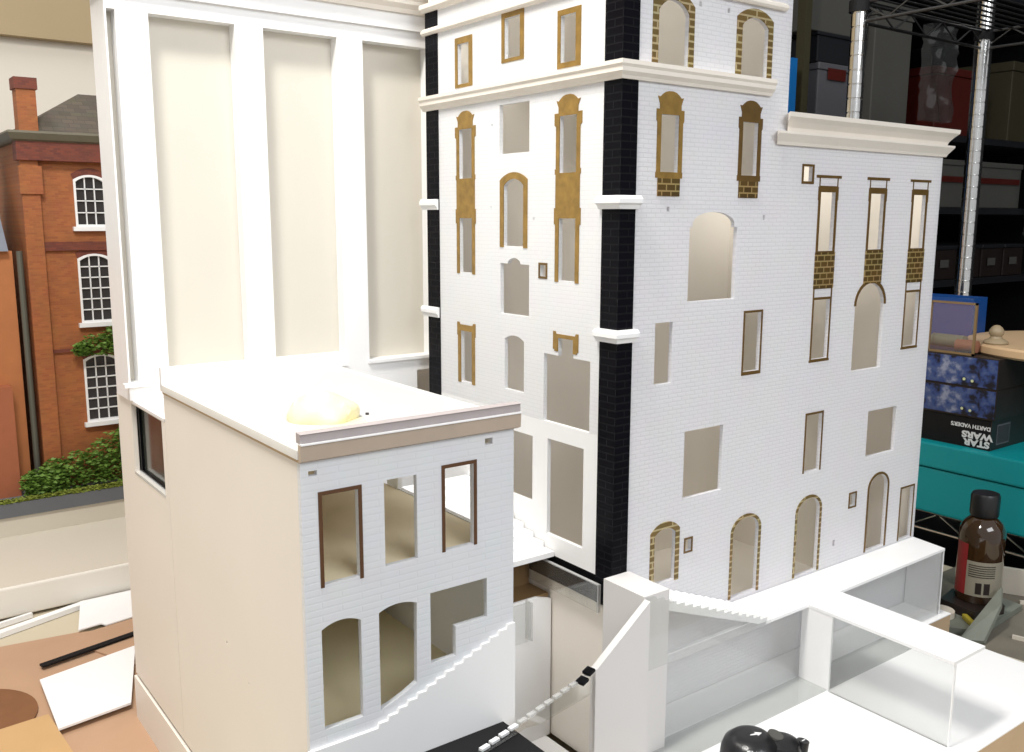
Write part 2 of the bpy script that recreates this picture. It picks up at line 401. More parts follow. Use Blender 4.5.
out = sym(c, [(19,333),(19,436),(20,437),(20,452.5),(18.6,452.5),(18.6,462.8),(24.6,462.8),(24.6,466.3)])
right_trims.append((out, [R(c-17.2,c+17.2,453.5,462.8), R(c-15,c+15,375.5,446)], 'gold_dark')); right_holes.append(R(c-15,c+15,375.5,446)); panels.append(R(c-19.3,c+19.3,332,374))
ao = [(446+35.5*math.cos(PI*i/16), 304+33*math.sin(PI*i/16)) for i in range(17)]; ai = [(446+31.5*math.cos(PI*i/16), 304+28.5*math.sin(PI*i/16)) for i in range(17)]
right_trims.append((ao+ai[::-1], [], 'gold_dark'))
right_holes.append([(413,219.3),(478.5,219.3),(478.5,304)]+ai[1:-1]+[(413,304)])
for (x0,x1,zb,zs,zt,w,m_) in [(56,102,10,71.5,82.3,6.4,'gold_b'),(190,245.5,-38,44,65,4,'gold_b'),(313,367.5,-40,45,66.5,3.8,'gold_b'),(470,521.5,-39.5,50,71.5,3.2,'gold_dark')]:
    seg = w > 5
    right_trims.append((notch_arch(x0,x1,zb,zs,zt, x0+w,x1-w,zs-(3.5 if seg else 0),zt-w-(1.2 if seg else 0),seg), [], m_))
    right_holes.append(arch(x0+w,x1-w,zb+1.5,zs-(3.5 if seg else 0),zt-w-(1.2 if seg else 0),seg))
for (a, b, w, h) in [(107,632,4,5),(150.5,631,4,5),(68.2,424,4,5),(223.5,415.6,3.5,5),(399,-10.5,5,9)]: right_holes.append(R(a-w/2,a+w/2,b-h/2,b+h/2))
obj('right_facade', plate([(20.5,-140),(595.5,-140),(595.5,533),(257,533),(257,720),(20.5,720)], right_holes, 'y', 0, TH), 'brick_r', T, label='white brick-textured face with arched doorways along its foot')
for outl, hol, mm in right_trims:
    obj('window_trim', plate(outl, hol, 'y', -.0008, .0009), mm, T)
for p in panels: obj('brick_panel', plate(p, [], 'y', -.0013, .003), 'panel_b', T)
# black corner strips and plinth
bm = box(-.001, .004, -.001, .0255, 0, .72); obj('corner_strip', bm, 'black_x', T)
obj('corner_strip', box(.004, .0208, -.001, .004, 0, .72), 'black_y', T)
obj('corner_strip', box(-.001, .0045, .338, .367, .03, .675), 'black_x', T)
obj('plinth', box(.0, .0045, .0255, .367, 0, .0305), 'black', T)
# string courses, cornices and caps
prof = [(0,.6415),(.004,.6415),(.006,.6440),(.006,.6470),(.004,.6480),(.003,.6495),(0,.6495)]
obj('string_course', moulding([((0,.370),(-1,0)),((0,0),(-1,-1)),((.243,0),(0,-1))], prof), 'cream', T)
prof = [(0,.549),(.003,.549),(.0045,.552),(.008,.5555),(.008,.5595),(.010,.562),(.010,.566),(0,.568)]
obj('string_course', moulding([((0,.372),(-1,0)),((0,0),(-1,-1)),((.224,0),(0,-1))], prof), 'cream', T)
prof = [(0,.669),(.004,.669),(.008,.673),(.008,.678),(0,.678)]
obj('string_course', moulding([((0,.370),(-1,0)),((0,0),(-1,-1)),((.25,0),(0,-1))], prof), 'cream', T)
for zc in (.4305, .295):
    pr = [(0,zc-.007),(.004,zc-.007),(.006,zc-.003),(.009,zc-.001),(.009,zc+.003),(.006,zc+.0065),(0,zc+.0065)]
    obj('pilaster_cap', moulding([((0,.028),(-1,0)),((0,0),(-1,-1)),((.0235,0),(0,-1))], pr), 'white', T)
    pr = [(a*.7, z+(.001 if zc > .4 else -.003)) for a, z in pr]
    obj('pilaster_cap', moulding([((0,.378),(-1,0)),((0,.339),(-1,0))], pr), 'white', T)
prA = [(0,.512),(.003,.512),(.0045,.517),(.009,.523),(.014,.528),(.0145,.533),(0,.533)]
prB = [(0,.4975),(.003,.4975),(.0045,.501),(.008,.506),(.0105,.5095),(.0105,.512),(0,.512)]
obj('cornice', moulding([((.2575,0),(-1,-1)),((.5955,0),(1,-1)),((.5955,.2),(1,0))], prA), 'cream', T)
obj('cornice', moulding([((.240,0),(-1,-1)),((.5955,0),(1,-1)),((.5955,.2),(1,0))], prB), 'cream', T)
obj('roof', box(.0045, .252, .005, .367, .7175, .720), 'lightfilm', T)  # unseen translucent cover, added to weaken the light falling into the tower
obj('end_wall', box(.5905, .5955, .005, .362, -.14, .530), 'liner', T)
obj('side_wall', box(.252, .257, .005, .367, .44, .72), 'liner', T)
obj('back_wall', box(.0045, .5955, .362, .367, -.19, .530), 'liner', T)
obj('back_wall', box(.0045, .252, .362, .367, .530, .7175), 'liner', T)
obj('ground_floor', box(.0066, .5905, .005, .362, -.142, -.139), 'liner', T)
# base wall under the left face
obj('base_wall', plate([(0,-193),(367,-193),(367,0),(0,0)], [], 'x', .0005, .006), 'foam', T)

# ------------------------------------------------------------------ 2. panelled building
Pn = thing('model_building', 'white panelled model block with tall recessed bays behind the small building', 'model building', (-.18, .43, BZ))
pan = [R(-377,-368,228,634), R(-333.5,-237,228,634), R(-203,-108,228,634), R(-73,22,228,634)]
obj('bay_frame', plate(R(-379,120,207.6,668), pan, 'y', .400, .018), 'white', Pn)
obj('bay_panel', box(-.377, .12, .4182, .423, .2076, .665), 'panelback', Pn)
obj('end_wall', box(-.379, -.3772, .4182, .458, .2076, .668), 'white', Pn)
obj('frieze_band', box(-.383, .12, .395, .458, .6525, .672), 'white', Pn)
prof = [(0,.672),(.004,.672),(.006,.677),(.012,.682),(.012,.686),(.016,.690),(.016,.696),(0,.696)]
obj('cornice', moulding([((-.383,.458),(-1,0)),((-.383,.395),(-1,-1)),((.12,.395),(0,-1))], prof), 'cream', Pn)
for a, b in ((-.335,-.232), (-.205,-.106), (-.075,.03)):
    obj('sill', box(a, b, .396, .404, .2235, .2275), 'white', Pn)
obj('sill', box(-.385, -.355, .394, .404, .2235, .2275), 'white', Pn)
# lower storey with the side window
obj('side_wall', plate([(279,-155),(472,-155),(472,207),(279,207)], [R(291,409,122,203)], 'x', -.376, .005), 'foam', Pn)
obj('roof_ledge', box(-.3765, -.178, .279, .400, .2045, .2075), 'white', Pn)
obj('front_wall', box(-.371, -.178, .279, .284, -.19, .2045), 'white', Pn)
obj('front_wall', box(-.178, -.0005, .400, .405, -.19, .2075), 'white', Pn)
obj('return_wall', box(-.182, -.178, .284, .400, -.19, .2045), 'white', Pn)
obj('back_wall', box(-.371, .10, .466, .47, -.19, .21), 'white', Pn)
obj('base_strip', box(-.378, -.372, .279, .475, BZ, -.160), 'foam', Pn)
fr = obj('side_window', plate(R(289,411,120,205), [R(295,402,124,202)], 'x', -.370, .004), 'black', Pn)
obj('pane', box(-.367, -.3655, .292, .408, .122, .204), mat('dim_glass', (.05, .055, .045, 1), .12, noise=.9, nscale=28), fr)
obj('sill', box(-.3765, -.350, .290, .410, .1195, .1225), 'acrylic_edge', fr)

# ------------------------------------------------------------------ 3. small corner building
Bx = thing('model_building', 'small white flat-roofed brick-front model building in the left foreground', 'model building', (-.277, .107, BZ))
Y0 = -.063
b1, b2_, b3 = R(-359.4,-328.9,135,206.6), R(-306,-276,138,209.3), R(-249,-220.6,139,210)
b4 = arch(-363,-329,15,98.5,103.3,True)
b5 = [(-313,15.7),(-303,18.5),(-290,23.5),(-278.5,29.3)]+arch(-313,-277.5,0,99.8,103.8,True)[2:]
b6 = [(-264.5,42),(-239.5,42),(-239.5,68.6),(-206.7,68.6),(-206.7,104.8),(-264.5,104.8)]
obj('brick_front', plate(R(-376,-178,-160,244), [b1,b2_,b3,b4,b5,b6,R(-369.5,-362.5,223,227),R(-208.5,-200.5,224,229.5)], 'y', Y0, .005), 'brick_s', Bx)
def ush(x0,x1,z0,z1,w): return [(x0,z0),(x0+w,z0),(x0+w,z1-w),(x1-w,z1-w),(x1-w,z0),(x1,z0),(x1,z1),(x0,z1)]
obj('window_trim', plate(ush(-362.4,-325.8,133.2,209.6,3), [], 'y', Y0-.0008, .0009), 'mahog', Bx)
obj('window_trim', plate(ush(-252.3,-217.3,138,213,3), [], 'y', Y0-.0008, .0009), 'mahog', Bx)
# stepped white skirting that climbs along the front
pts = [(-378,-190),(-178,-190),(-178,56.6)]
n = 15; x = -178.; z = 56.6
for i in range(n):
    x1 = -178-(i+1)*9.3; z1 = 56.6-(i+1)*3.64
    pts += [(x1+1.5, z), (x1, z1)]; x, z = x1, z1
pts += [(-378, 2.0)]
obj('stepped_skirting', plate(pts, [], 'y', Y0-.0032, .0032), 'white', Bx)
obj('side_wall', plate(R(-58,278,-155,243), [R(119,121.5,20,23), R(66,67.5,2,4)], 'x', -.376, .005), 'foam', Bx, label='plain cream side wall with two tiny holes')
obj('base_strip', box(-.378, -.372, -.063, .2785, BZ, -.160), 'foam', Bx)
obj('right_wall', plate(R(-58,278,-160,243), [R(-20,134,134,232), R(157,250,110,232)], 'x', -.183, .005), 'white_thin', Bx)
obj('back_wall', plate(R(-371,-183,-160,243), [], 'y', .272, .005), 'kraft', Bx)
obj('inner_lining', box(-.3708, -.370, -.057, .272, -.155, .2345), 'kraft', Bx)
obj('upper_floor', box(-.371, -.183, -.058, .272, .128, .133), 'kraft', Bx)
obj('lower_floor', box(-.371, -.183, -.058, .272, -.020, -.015), 'kraft', Bx)
obj('roof_slab', box(-.3785, -.1755, -.064, .279, .2375, .2445), 'white_thin', Bx)
obj('roof_underlay', box(-.3768, -.177, -.0632, .2782, .2345, .2375), 'edge', Bx)
obj('parapet', box(-.3785, -.1755, .273, .279, .2445, .262), 'white', Bx)
def band(prof, m):
    return obj('cornice_band_or_highlight', moulding([((-.3775,-.0662),(0,-1)),((-.1745,-.0662),(0,-1))], prof), m, Bx)
band([(-.005,.2500),(.0015,.2500),(.0018,.2565),(.0036,.2572),(-.005,.2578)], mat('mauve_grey_moulding', (.40, .355, .35, 1), .5, noise=.08))
band([(-.002,.2345),(.0022,.2365),(.0030,.2488),(-.002,.2488)], mat('tan_moulding', (.46, .37, .29, 1), .5, noise=.1))
band([(-.002,.2488),(.0046,.2488),(.0046,.2500),(-.002,.2500)], 'white')  # highlight along the moulding edge, built as a white lip
# blob of old glue on the roof
bmg = bmesh.new(); bmesh.ops.create_icosphere(bmg, subdivisions=4, radius=1)
for v in bmg.verts:
    c = v.co
    k = 1+.10*math.sin(3*c.x+2)*math.cos(3*c.y)+.03*math.sin(7*c.y+c.z*3)
    v.co = Vector((c.x*.028*k, c.y*.032*k, max(-.2, c.z)*.018*k+(.003 if c.z > 0 and c.x > -.2 else 0)))
place(bmg, Matrix.Translation((-.315, .028, .2455)) @ Matrix.Rotation(.7, 4, 'Z'))
obj('glue_blob', bmg, 'glue', Bx, smooth=True)
obj('glue_smear', prism([(-.345,-.012),(-.322,-.034),(-.292,-.012),(-.285,.01),(-.315,.012)], .2446, .2451), 'glue', Bx)
obj('speck', cyl((-.276,.02,.2445), (-.276,.02,.2462), .0016, n=10), 'ink', Bx)

# ------------------------------------------------------------------ 4. alley, stairs, terrace
st = thing('model_staircase', 'plain white model steps climbing the alley behind the small building', 'staircase', (-.09, .2, -.0))
bm = bmesh.new()
for i in range(9):
    y = .096+.0193*i; z = .0365+.0062*i
    box(-.1775, -.0015, y, min(.2785, y+.1), z-.006, z, bm)
obj('flight', bm, 'white', st)
obj('support_board', box(-.175, -.004, .140, .144, -.016, .043), 'brownply', st)
pit = thing('alley_base', 'white retaining base at the foot of the alley steps', 'model base', (-.09, .06, -.22))
obj('rear_wall', plate([(-177.5,-193),(-2,-193),(-2,-22),(-22,-16),(-177.5,-16)], [], 'y', .100, .005), 'white', pit)
obj('top_board', box(-.1775, -.0025, .105, .275, -.021, -.0162), 'brownply', pit)
obj('floor_board', box(-.1775, -.0075, -.40, .1055, -.198, -.1932), 'white', pit)
obj('packing_block', box(-.17, -.0075, -.39, .095, BZ, -.198), 'edge', pit)
tab = thing('acrylic_tab', 'small clear plastic tab standing off the alley wall beside the small building', 'plastic tab', (-.05, .096, -.06))
obj('tab_sheet', box(-.066, -.040, .090, .093, -.060, -.014), 'acrylic', tab)
obj('tab_edge', box(-.0398, -.038, .088, .0995, -.060, -.014), 'acrylic_edge', tab)

strip = thing('acrylic_strip', 'long narrow clear acrylic strip fixed below the tower\'s white lower panel', 'acrylic strip', (-.008, .06, -.01))
obj('sheet', box(-.0095, -.0065, .012, .150, -.006, .0245), 'acrylic_clear', strip)
obj('polished_edge', box(-.0098, -.0062, .012, .150, .0245, .0258), 'acrylic_edge', strip)
obj('polished_edge', box(-.0098, -.0062, .0102, .012, -.006, .0258), 'acrylic_edge', strip)

mt = single('black_board', box(-.40, -.192, -.40, -.067, -.0365, -.034), 'matt_black', 'flat black board lying against the foot of the small brick-front building', 'board', (-.3, -.2, -.0365))
spl = single('spacer_block', box(-.36, -.21, -.38, -.075, -.193, -.0366), 'edge', 'tan block carrying the black board at the bottom edge', 'block', (-.28, -.2, -.193))

# landing block, wedge and clear stair
L = thing('model_terrace', 'white model terrace with a T-shaped top strip and clear acrylic walls', 'model terrace', (.26, -.1, BZ))
obj('landing_block', plate([(-13,-193),(23,-193),(23,38),(-13,38)], [], 'y', -.0625, .061), 'shadefoam', L)
sp_ = []
for i in range(13):
    sp_ += [(23+i*12.6, 22-i*4.9), (23+(i+1)*12.6, 22-i*4.9)]
steps = plate(sp_+[(186.8, -41), (172, -41), (23, 14)], [], 'y', -.061, .0595)
obj('stair_flight', steps, 'white', L)
pts = [(-11,-42),(-11,37)]
for i in range(16):
    xx = -11+i*12.4; zz = 37-i*4.75
    pts += [(xx+1, zz), (xx+12.4, zz-.8)]
pts += [(189, -42)]
obj('stair_stringer', plate(pts, [], 'y', -.0655, .0025), 'acrylic', L)
# base slab: pale sheet over a tan core
obj('base_core', prism([(-.006,-.262),(.529,-.262),(.529,-.062),(.60,-.062),(.60,-.0005),(-.006,-.0005)], BZ, -.1415), 'edge', L)
obj('base_top', prism([(-.0065,-.2625),(.5295,-.2625),(.5295,-.0625),(.6005,-.0625),(.6005,-.0005),(-.0065,-.0005)], -.1415, -.1400), 'white', L)
Tp = [(.187,-.0008),(.187,-.060),(.266,-.060),(.264,-.241),(.328,-.241),(.331,-.058),(.585,-.054),(.594,-.0008)]
obj('top_strip', prism(Tp, -.0455, -.0420), 'white', L)
obj('front_sheet', box(.003, .265, -.050, -.047, -.1400, -.0435), 'acrylic', L)
obj('front_sheet', box(.333, .582, -.054, -.051, -.1400, -.0458), 'acrylic', L)
obj('sheet_edge', box(.001, .583, -.0508, -.0462, -.0436, -.0425), 'acrylic_edge', L) if False else None
obj('sheet_edge', box(.0, .187, -.0505, -.0465, -.0435, -.0425), mat('bright_cut_edge', (.80, .80, .80, 1), .3), L)
obj('corner_post', cyl((.0015,-.0515,-.14), (.0015,-.0515,-.040), .0018), M['white'], L)
obj('cross_panel', box(.2665, .2695, -.093, -.0512, -.1400, -.0456), 'white', L)
obj('end_panel', box(.582, .585, -.0535, -.001, -.1400, -.0456), 'white', L)
obj('floor_sheet', box(.003, .52, -.091, -.0515, -.1399, -.1380), glass_mat('grey_acrylic', (.86, .87, .86, 1), .2, .06, .15), L)
obj('strip_support', box(.266, .2688, -.240, -.0935, -.1400, -.0456), 'acrylic', L)
obj('support_edge', box(.2658, .2690, -.2412, -.2400, -.1400, -.0456), 'white', L)
obj('upper_shelf_sheet', box(.003, .262, -.0465, -.0015, -.047, -.0445), 'acrylic', L) if False else None

wd = single('ramp_panel', plate([(-84,-193),(-12.5,-193),(-12.5,36),(-82,-15.5),(-84,-15.5)], [], 'y', -.0705, .0078), 'shadefoam',
            'thick white panel with a steep sloping top between the alley and the terrace', 'panel', (-.05, -.066, -.193))
wd2 = None
# loose clear stringer with saw teeth
sg = thing('stair_stringer', 'loose clear acrylic stringer with saw-tooth steps crossing the alley', 'stair stringer', (-.15, -.09, -.05))
A, B = Vector((-.086, -.0675, 0)), Vector((-.241, -.100, 0))
d = (B-A); Lm = d.length*1000; ang = math.atan2(d.y, d.x)
pts = []; n = 13; run = Lm/n
z = -18.0
for i in range(n):
    pts += [(i*run+.8, z), ((i+1)*run, z)] ; z -= .95
low = [(Lm, -33.4), (.62*Lm, -33.4), (.5*Lm, -38), (0, -40)]
bm = plate(pts+low, [], 'y', -.0015, .003)
place(bm, Matrix.Translation(A) @ Matrix.Rotation(ang, 4, 'Z')); obj('stringer_sheet', bm, 'acrylic_clear', sg)
z = -18.0
for i in range(n):
    bm = box(i*run/1000+.0005, (i+1)*run/1000-.002, -.0022, .0022, z/1000-.0006, z/1000+.0016)
    place(bm, Matrix.Translation(A) @ Matrix.Rotation(ang, 4, 'Z'))
    obj('tooth_edge', bm, 'acrylic_edge' if i < 9 else 'mark', sg); z -= .95
for k in (0, 1):
    bm = box(-.004, .005, -.0045, .0045, -.0012, .0018)
    place(bm, Matrix.Translation((-.0935-.0115*k, -.0715-.004*k, -.0135-.0045*k)) @ Matrix.Rotation(ang, 4, 'Z') @ Matrix.Rotation(math.radians(14), 4, 'Y'))
    obj('black_tread', bm, 'black', sg, label='tiny black tread')

# ------------------------------------------------------------------ 5. black gadget on the terrace floor
dv = thing('camera', 'glossy black rounded camera with dials lying on the terrace floor at the bottom edge', 'camera', (.047, -.185, -.14))
cx, cy = .028, -.170
DZ = .0125
body = lathe([(0,0),(.024,0),(.027,.006),(.029,.038),(.028,.050),(.025,.058),(.018,.064),(.012,.0655),(0,.066)], (cx, cy, -.1395), 40)
obj('body', body, 'devblack', dv, smooth=True)
body2 = lathe([(0,0),(.017,0),(.019,.006),(.021,.04),(.020,.050),(.017,.057),(.010,.0605),(0,.061)], (cx+.025, cy-.016, -.1395), 36)
obj('grip', body2, 'devblack', dv, smooth=True)
obj('dial', cyl((cx+.021, cy-.010, -.084), (cx+.022, cy-.012, -.0765), .0085, .0075, 28), 'cardgrey', dv, smooth=True)
kn = obj('knob', cyl((cx+.042, cy-.026, -.100), (cx+.045, cy-.027, -.084), .0068, .006, 20), 'devblack', dv, smooth=True)
obj('knob_mark', box(cx+.0425, cx+.0475, cy-.0275, cy-.0265, -.084, -.0836), 'mark', kn)
arr = prism([(-.006,-.0004),(.001,-.0012),(.0005,-.0034),(.0065,.0003),(.0,.0034),(.0008,.0012),(-.006,.0004)], 0, .0006)
place(arr, Matrix.Translation((cx+.002, cy-.004, -.0735)) @ Matrix.Rotation(-.35, 4, 'Z'))
obj('arrow_mark', arr, 'mark', dv)
for i in range(4):
    q = box(-.0016, .0016, -.0006, .0006, 0, .0006)
    place(q, Matrix.Translation((cx-.019+i*.0036, cy-.013-.002*i, -.0795)) @ Matrix.Rotation(-.5+.3*i, 4, 'Z')); obj('printed_mark', q, 'mark', dv)

# ------------------------------------------------------------------ 6. bench clutter, lower left
single('hardboard_sheet', prism([(-.75,.30),(-.36,.30),(-.34,.62),(-.35,.77),(-.383,.785),(-.489,.80),(-.75,.83)], BZ, BZ+.003), 'masonite',
       'brown hardboard sheet lying on the bench under the white offcuts', 'hardboard', (-.5, .5, BZ))
single('hardboard_sheet', prism([(-.386,.715),(-.345,.62),(-.25,.62),(-.25,.79),(-.375,.77)], BZ+.003, BZ+.006), 'masonite',
       'small brown hardboard piece overlapping the sheet beside the block corner', 'hardboard', (-.33, .7, BZ+.003))
single('hardboard_sheet', cyl((-.560,.585,BZ+.003), (-.560,.585,BZ+.006), .085, n=48), 'masonite_dark',
       'round dark brown hardboard disc at the left edge', 'hardboard', (-.56, .585, BZ+.003))
single('plywood_offcut', prism([(-.62,.524),(-.47,.536),(-.462,.40),(-.62,.38)], BZ+.006, BZ+.010), 'plylight',
       'light yellow plywood offcut in the bottom left corner', 'plywood', (-.54, .45, BZ+.006))
def sheet(pts, z, t, lab, grp=None, name='styrene_sheet'):
    c = (sum(p[0] for p in pts)/len(pts), sum(p[1] for p in pts)/len(pts))
    return single(name, prism(pts, z, z+t), 'white', lab, 'plastic sheet', (c[0], c[1], z), grp)
sheet([(-.463,.633),(-.330,.664),(-.379,.497),(-.468,.484)], BZ+.0105, .003, 'large white plastic sheet leaning out beside the cream block corner')
sheet([(-.357,.895),(-.26,.895),(-.26,.79),(-.345,.775),(-.350,.785),(-.384,.78)], BZ+.0065, .002, 'white plastic offcut tucked under the ivory shelf edge')
bs = bmesh.new(); box(-.055, .055, -.0055, .0055, 0, .003, bs)
place(bs, Matrix.Translation((-.380, .702, BZ+.0072)) @ Matrix.Rotation(math.radians(13), 4, 'Z') @ Matrix.Scale(1.35, 4, (1,0,0)))
single('black_strip', bs, 'matt_black', 'narrow black strip lying across the brown hardboard', 'strip', (-.4, .7, BZ+.0072))
for k, (a, b, w, lab) in enumerate([((-.62,.795),(-.35,.888),.013,'long white plastic bar lying askew in front of the ivory shelf'), ((-.62,.838),(-.43,.892),.006,'thin white plastic strip behind the askew white bar')]):
    a, b = Vector(a+(0,)), Vector(b+(0,)); dd = b-a
    q = box(0, dd.length, -w/2, w/2, 0, .008)
    place(q, Matrix.Translation((a.x, a.y, BZ+.001)) @ Matrix.Rotation(math.atan2(dd.y, dd.x), 4, 'Z'))
    single('plastic_bar', q, 'white', lab, 'plastic bar', (a.x, a.y, BZ+.001))

# ivory shelf with the old brick model
sh = thing('display_shelf', 'ivory display shelf behind the left end of the model', 'shelf', (-.6, 1.1, BZ))
obj('shelf_board', box(-1.5, -.02, .90, 1.60, -.2150, -.1660, bevel=.003), 'shelfpaint', sh)
obj('shelf_foot', box(-1.5, -.02, 1.0, 1.58, BZ, -.215), 'matt_black', sh)
obj('riser', box(-1.5, -.02, 1.165, 1.60, -.166, -.128), 'shelftop', sh)
obj('shelf_lining', box(-1.5, -.02, .906, 1.165, -.1660, -.1652), 'shelftop', sh)
obj('kerb_board', box(-1.5, -.02, 1.160, 1.60, -.128, -.102), 'asphalt', sh)

RB = thing('brick_building', 'orange-red brick model house with white arched windows on the left shelf', 'model building', (-.25, 1.3, -.102))
yb = 1.22
wins = [(-.2535,-.196,.396,.492,4), (-.256,-.196,.214,.345,6), (-.259,-.196,.020,.152,6)]
holes = [arch(a*1000, b*1000, z0*1000, z1*1000-9, z1*1000, True) for a, b, z0, z1, _ in wins]
obj('front_wall', plate(R(-340,-30,-102,548), holes, 'y', yb, .02), 'redbrick', RB)
obj('side_wall', box(-.340, -.333, yb+.02, 1.50, -.102, .548), 'redbrick', RB)
obj('pilaster', box(-.342, -.312, yb-.010, yb, -.102, .548), 'redbrick', RB)
obj('pilaster', box(-.345, -.307, yb-.014, yb, .455, .505), 'redbrick', RB)
obj('belt_course', box(-.312, -.03, yb-.006, yb, .352, .368), 'redbrick_d', RB)
obj('belt_course', box(-.312, -.03, yb-.004, yb, .160, .166), 'redbrick_d', RB)
obj('cornice', box(-.347, -.03, yb-.018, yb+.02, .515, .548), 'redbrick_d', RB)
obj('gutter', moulding([((-.349,1.5),(-1,0)),((-.349,yb-.018),(-1,-1)),((-.03,yb-.018),(0,-1))], [(0,.548),(.006,.551),(.012,.562),(.010,.566),(-.02,.566),(-.02,.548)]), 'greycornice', RB)
rf = bmesh.new()
v = [rf.verts.new(p) for p in [(-.342,yb-.01,.566),(-.03,yb-.01,.566),(-.03,1.5,.566),(-.342,1.5,.566),(-.212,yb+.10,.650),(-.03,yb+.10,.650)]]
for f in [(0,1,5,4),(0,4,3),(4,5,2,3),(1,2,5),(0,3,2,1)]: rf.faces.new([v[i] for i in f])
obj('roof', rf, 'slate', RB)
ch = obj('chimney', box(-.338, -.306, yb-.008, yb+.03, .560, .640), 'redbrick', RB)
obj('chimney_cap', box(-.341, -.303, yb-.011, yb+.033, .640, .660), 'redbrick_d', ch)
for k, (a, b, z0, z1, rows) in enumerate(wins):
    A_ = arch(a*1000, b*1000, z0*1000, z1*1000-9, z1*1000, True)
    f_ = obj('window', plate(A_, [arch(a*1000+4, b*1000-4, z0*1000+4, z1*1000-13, z1*1000-4, True)], 'y', yb-.003, .010), 'white', RB)
    obj('pane', plate(arch(a*1000+3, b*1000-3, z0*1000+3, z1*1000-12, z1*1000-3, True), [], 'y', yb+.005, .002), 'pane', f_)
    mu = bmesh.new()
    for i in (1, 2):
        xx = a+.004+(b-a-.008)*i/3; box(xx-.001, xx+.001, yb+.001, yb+.005, z0+.004, z1-.005, mu)
    for i in range(1, rows):
        zz = z0+.004+(z1-z0-.008)*i/rows; box(a+.004, b-.004, yb+.001, yb+.005, zz-.001, zz+.001, mu)
    obj('glazing_bars', mu, 'white', f_)
    obj('sill', box(a-.006, b+.006, yb-.010, yb+.003, z0-.008, z0), 'white', f_)
    obj('brick_arch', plate(arch(a*1000-3, b*1000+3, z1*1000-8, z1*1000+1, z1*1000+12, True)[2:]+arch(a*1000+1, b*1000-1, z1*1000-8, z1*1000-9, z1*1000, True)[2:][::-1], [], 'y', yb-.002, .004), 'redbrick_d', RB)
WG = thing('brick_building', 'lower brick wing with a blue slate roof at the left picture edge', 'model building', (-.6, 1.3, -.102))
obj('front_wall', box(-.85, -.362, yb+.02, 1.5, -.102, .352), mat('pinkish_brick', srgb(178, 112, 66), .7, noise=.15, nscale=30), WG)
rf = bmesh.new()
v = [rf.verts.new(p) for p in [(-.85,yb+.005,.352),(-.370,yb+.005,.352),(-.370,1.5,.352),(-.85,1.5,.352),(-.85,yb+.2,.545),(-.370,yb+.2,.545)]]
for f in [(0,1,5,4),(4,5,2,3),(1,2,5),(0,4,3),(0,3,2,1)]: rf.faces.new([v[i] for i in f])
obj('roof', rf, 'slate_b', WG)
obj('porch', box(-.85, -.386, yb-.015, yb+.02, -.102, .105), mat('porch_brick', srgb(158, 92, 60), .7, noise=.15, nscale=30), WG)
pp = cyl((-.352, yb+.008, -.095), (-.352, yb+.008, .352), .0055, n=12)
obj('drain_pipe', pp, 'pipe', WG)

def foliage(name, label, centres, n, size, m):
    bm = bmesh.new(); rnd = random.Random(3+n)
    for _ in range(n):
        c, rx, ry, rz = rnd.choice(centres)
        while True:
            p = Vector((rnd.uniform(-1,1), rnd.uniform(-1,1), rnd.uniform(-1,1)))
            if p.length < 1: break
        p = Vector((c[0]+p.x*rx, c[1]+p.y*ry, max(-.101, c[2]+p.z*rz)))
        q = Matrix.Translation(p) @ Matrix.Rotation(rnd.uniform(0, 6.28), 4, 'Z') @ Matrix.Rotation(rnd.uniform(-1.3, 1.3), 4, 'X')
        s = size*rnd.uniform(.5, 1.2)
        vs = [bm.verts.new(q @ Vector(k)) for k in ((-s,0,0),(0,-s*.55,s*.15),(s,0,0),(0,s*.55,s*.15))]
        bm.faces.new(vs)
    o = obj(name, bm, m, None, (centres[0][0][0], centres[0][0][1], -.102)); o['label'] = label; o['category'] = 'foliage'; o['kind'] = 'stuff'
    return o
foliage('shrubbery', 'low green shrubs along the foot of the brick model house', [((-.33,1.186,-.07),.03,.016,.035),((-.28,1.186,-.065),.05,.016,.042),((-.36,1.186,-.078),.03,.015,.028),((-.22,1.186,-.05),.05,.015,.055),((-.19,1.186,-.03),.03,.015,.07)], 3800, .0058, 'leaf')
foliage('model_grass', 'yellow-green turf strip along the kerb of the shelf', [((-.45,1.166,-.100),.16,.006,.006),((-.25,1.166,-.100),.14,.006,.007)], 2600, .0045, 'leaf_y')
foliage('climbing_vine', 'green climbing vine over the lowest window of the brick house', [((-.235,1.199,.172),.035,.010,.022),((-.205,1.199,.180),.03,.010,.03),((-.262,1.200,.165),.018,.008,.014)], 900, .0055, 'leaf')

# ------------------------------------------------------------------ 7. right: bottle, tray, tools
bt = thing('glass_bottle', 'brown glass bottle with black cap and red and cream label behind the terrace', 'bottle', (.795, -.003, -.185))
c = (.795, -.003, -.185)
K = 1.13
obj('bottle_body', lathe([(0,0),(.032,0),(.034,.004),(.034,.095),(.033,.104),(.028,.113),(.020,.119),(.0165,.122),(.0165,.128),(0,.128)], c, 40, K), 'amber', bt, smooth=True)
obj('cap', lathe([(0,.122),(.0205,.122),(.0215,.125),(.0215,.150),(.0195,.154),(0,.154)], c, 40, K), 'cap', bt, smooth=True)
def wrap(a0, a1, z0, z1, r, m, nm):
    bm = bmesh.new(); n = 24; pr = None
    for i in range(n+1):
        a = a0+(a1-a0)*i/n
        cur = [bm.verts.new((c[0]+rr*math.cos(a), c[1]+rr*math.sin(a), c[2]+z*K)) for rr, z in ((r,z0),(r+.0004,z0),(r+.0004,z1),(r,z1))]
        if pr:
            for k in range(4): bm.faces.new((pr[k], pr[(k+1)%4], cur[(k+1)%4], cur[k]))
        pr = cur
    return obj(nm, bm, m, bt, smooth=True)
va = math.atan2(-.69, -1.44)
wrap(va-1.25, va-.55, .012, .085, .0341, 'labelred', 'label_band')
